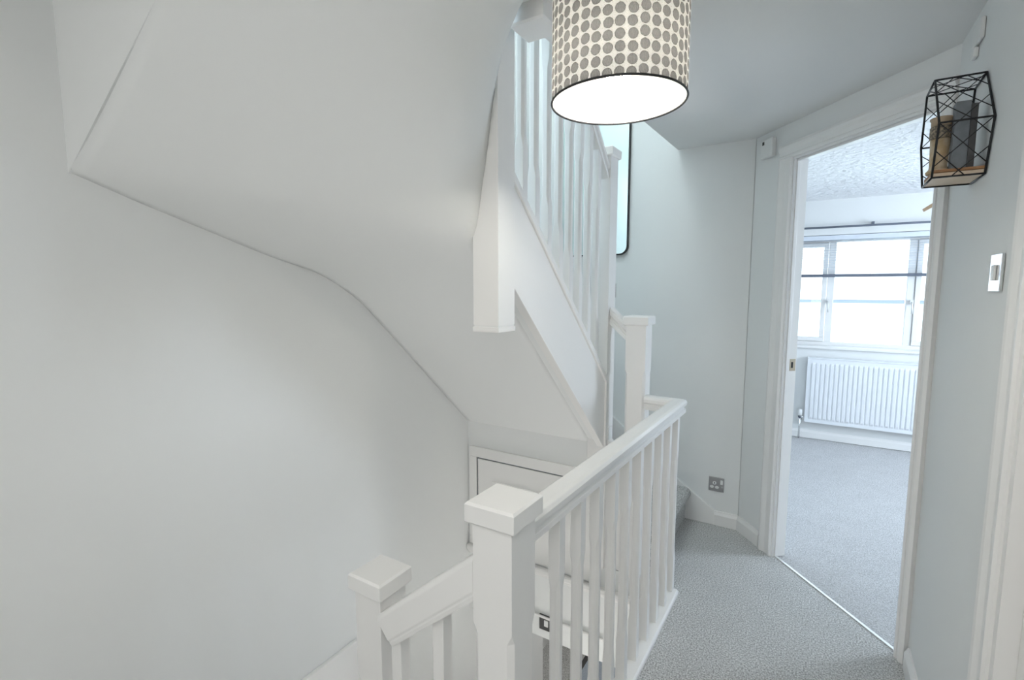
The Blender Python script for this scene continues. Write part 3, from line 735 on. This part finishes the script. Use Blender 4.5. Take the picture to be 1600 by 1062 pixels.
# ------------------------------------------------------------------ radiator
rd = thing('radiator', 'white fluted panel radiator under the bedroom window', 'radiator', (0.6, YB - 0.06, 0.17))
rx0, rx1, rz0, rz1 = -0.04, 1.28, 0.165, 0.765
nfl = 36; pitch = (rx1 - rx0 - 0.05) / nfl
ry = YB - 0.075
def flute(z):
    pts = [(rx0, ry, z), (rx0 + 0.025, ry, z)]
    for k in range(nfl):
        xx = rx0 + 0.025 + k * pitch
        pts += [(xx + pitch * 0.16, ry, z), (xx + pitch * 0.32, ry - 0.009, z), (xx + pitch * 0.84, ry - 0.009, z), (xx + pitch, ry, z)]
    pts += [(rx1, ry, z), (rx1, ry + 0.03, z), (rx0, ry + 0.03, z)]
    return pts
def flat(z):
    pts = flute(z); return [(x, max(y, ry) if y < ry else y, zz) for x, y, zz in pts]
MB().loft([flat(rz0), flat(rz0 + 0.03), flute(rz0 + 0.048), flute(rz1 - 0.058), flat(rz1 - 0.04), flat(rz1 - 0.004)]).build('panel', 'rad', rd)
MB().box((rx0 - 0.004, ry - 0.008, rz1 - 0.006), (rx1 + 0.004, ry + 0.06, rz1 + 0.004)).build('top_grille', 'rad', rd, 0.003)
MB().box((rx0 - 0.004, ry - 0.002, rz0 + 0.01), (rx0 - 0.0005, ry + 0.055, rz1 - 0.007)).build('side_panel', 'rad', rd)
for x in (0.2, 1.05): MB().box((x, ry + 0.031, 0.3), (x + 0.05, YB - 0.0005, 0.62)).build('bracket', 'rad', rd)
vx = rx0 - 0.04
MB().tube([(vx, YB - 0.06, 0.0), (vx, YB - 0.06, 0.215)], 0.0075, 8).tube([(vx, YB - 0.06, 0.205), (rx0 + 0.004, YB - 0.06, 0.205)], 0.009, 8).build('pipe', 'chrome', rd)
MB().lathe([(0.010, 0.0), (0.019, 0.006), (0.019, 0.055), (0.014, 0.062)], (vx, YB - 0.06, 0.215), 14).build('valve', 'plastic', rd)
MB().lathe([(0.0125, 0.0), (0.0125, 0.018)], (vx, YB - 0.06, 0.195), 10).build('valve_nut', 'greybar', rd)

# wooden coat hanger seen past the right hand door jamb
hg = thing('coat_hanger', 'tan wooden coat hanger tip just showing past the right door jamb', 'hanger', (0.62, 3.6, 1.86))
gx, gy, gz = 0.535, 3.2, 1.845
MB().loft([[(gx - 0.115, gy, gz - 0.055), (gx - 0.115, gy + 0.016, gz - 0.055), (gx - 0.108, gy + 0.016, gz - 0.068), (gx - 0.108, gy, gz - 0.068)],
           [(gx, gy, gz + 0.03), (gx, gy + 0.016, gz + 0.03), (gx, gy + 0.016, gz), (gx, gy, gz)],
           [(gx + 0.115, gy, gz - 0.055), (gx + 0.115, gy + 0.016, gz - 0.055), (gx + 0.108, gy + 0.016, gz - 0.068), (gx + 0.108, gy, gz - 0.068)]]).build('hanger_arms', 'tan', hg, 0.003)
MB().tube([(gx, gy + 0.008, gz + 0.028), (gx, gy + 0.008, gz + 0.06)] + [(gx + 0.02 - 0.02 * math.cos(a), gy + 0.008, gz + 0.06 + 0.02 * math.sin(a)) for a in [0.5, 1.1, 1.7, 2.3, 2.9, 3.6]], 0.002, 6).build('hook', 'chrome', hg)

# ------------------------------------------------------------------ doormat in the hall below
mt = thing('doormat', 'blue grey mat with a dark border on the hall floor below', 'mat', (-1.5, 4.4, -2.45))
MB().box((-1.87, 4.0, -2.449), (-0.9, 4.75, -2.440)).build('border', 'slate2', mt, 0.002)
MB().box((-1.82, 4.05, -2.4399), (-0.95, 4.70, -2.436)).build('pile', 'mat_blue', mt, 0.001)

# ------------------------------------------------------------------ outside
struct('ground', MB().box((-40, YB + 0.3, -2.8), (40, 60, -2.7)), 'ground')
hs = thing('house', 'pale house across the street, almost lost in the glare of the bedroom window', 'house', (3, 24, -2.7))
MB().box((-6, 24, -2.7), (14, 32, 0.92)).build('wall', 'render', hs)
MB().prism([(-6.4, 23.6, 0.95), (-6.4, 32.4, 0.95), (-6.4, 28, 4.2)], (20.8, 0, 0)).build('roof', 'tile', hs)
MB().box((-6.4, 23.48, 0.82), (14.4, 23.6, 0.94)).build('gutter', 'greybar', hs)
for x in (-3, 0.5, 4.2, 8):
    wf = MB().box((x, 23.95, -1.2), (x + 1.5, 23.999, 0.2)).build('window', 'white', hs)
    MB().box((x + 0.08, 23.94, -1.1), (x + 1.42, 23.949, 0.1)).build('pane', 'tile', wf)
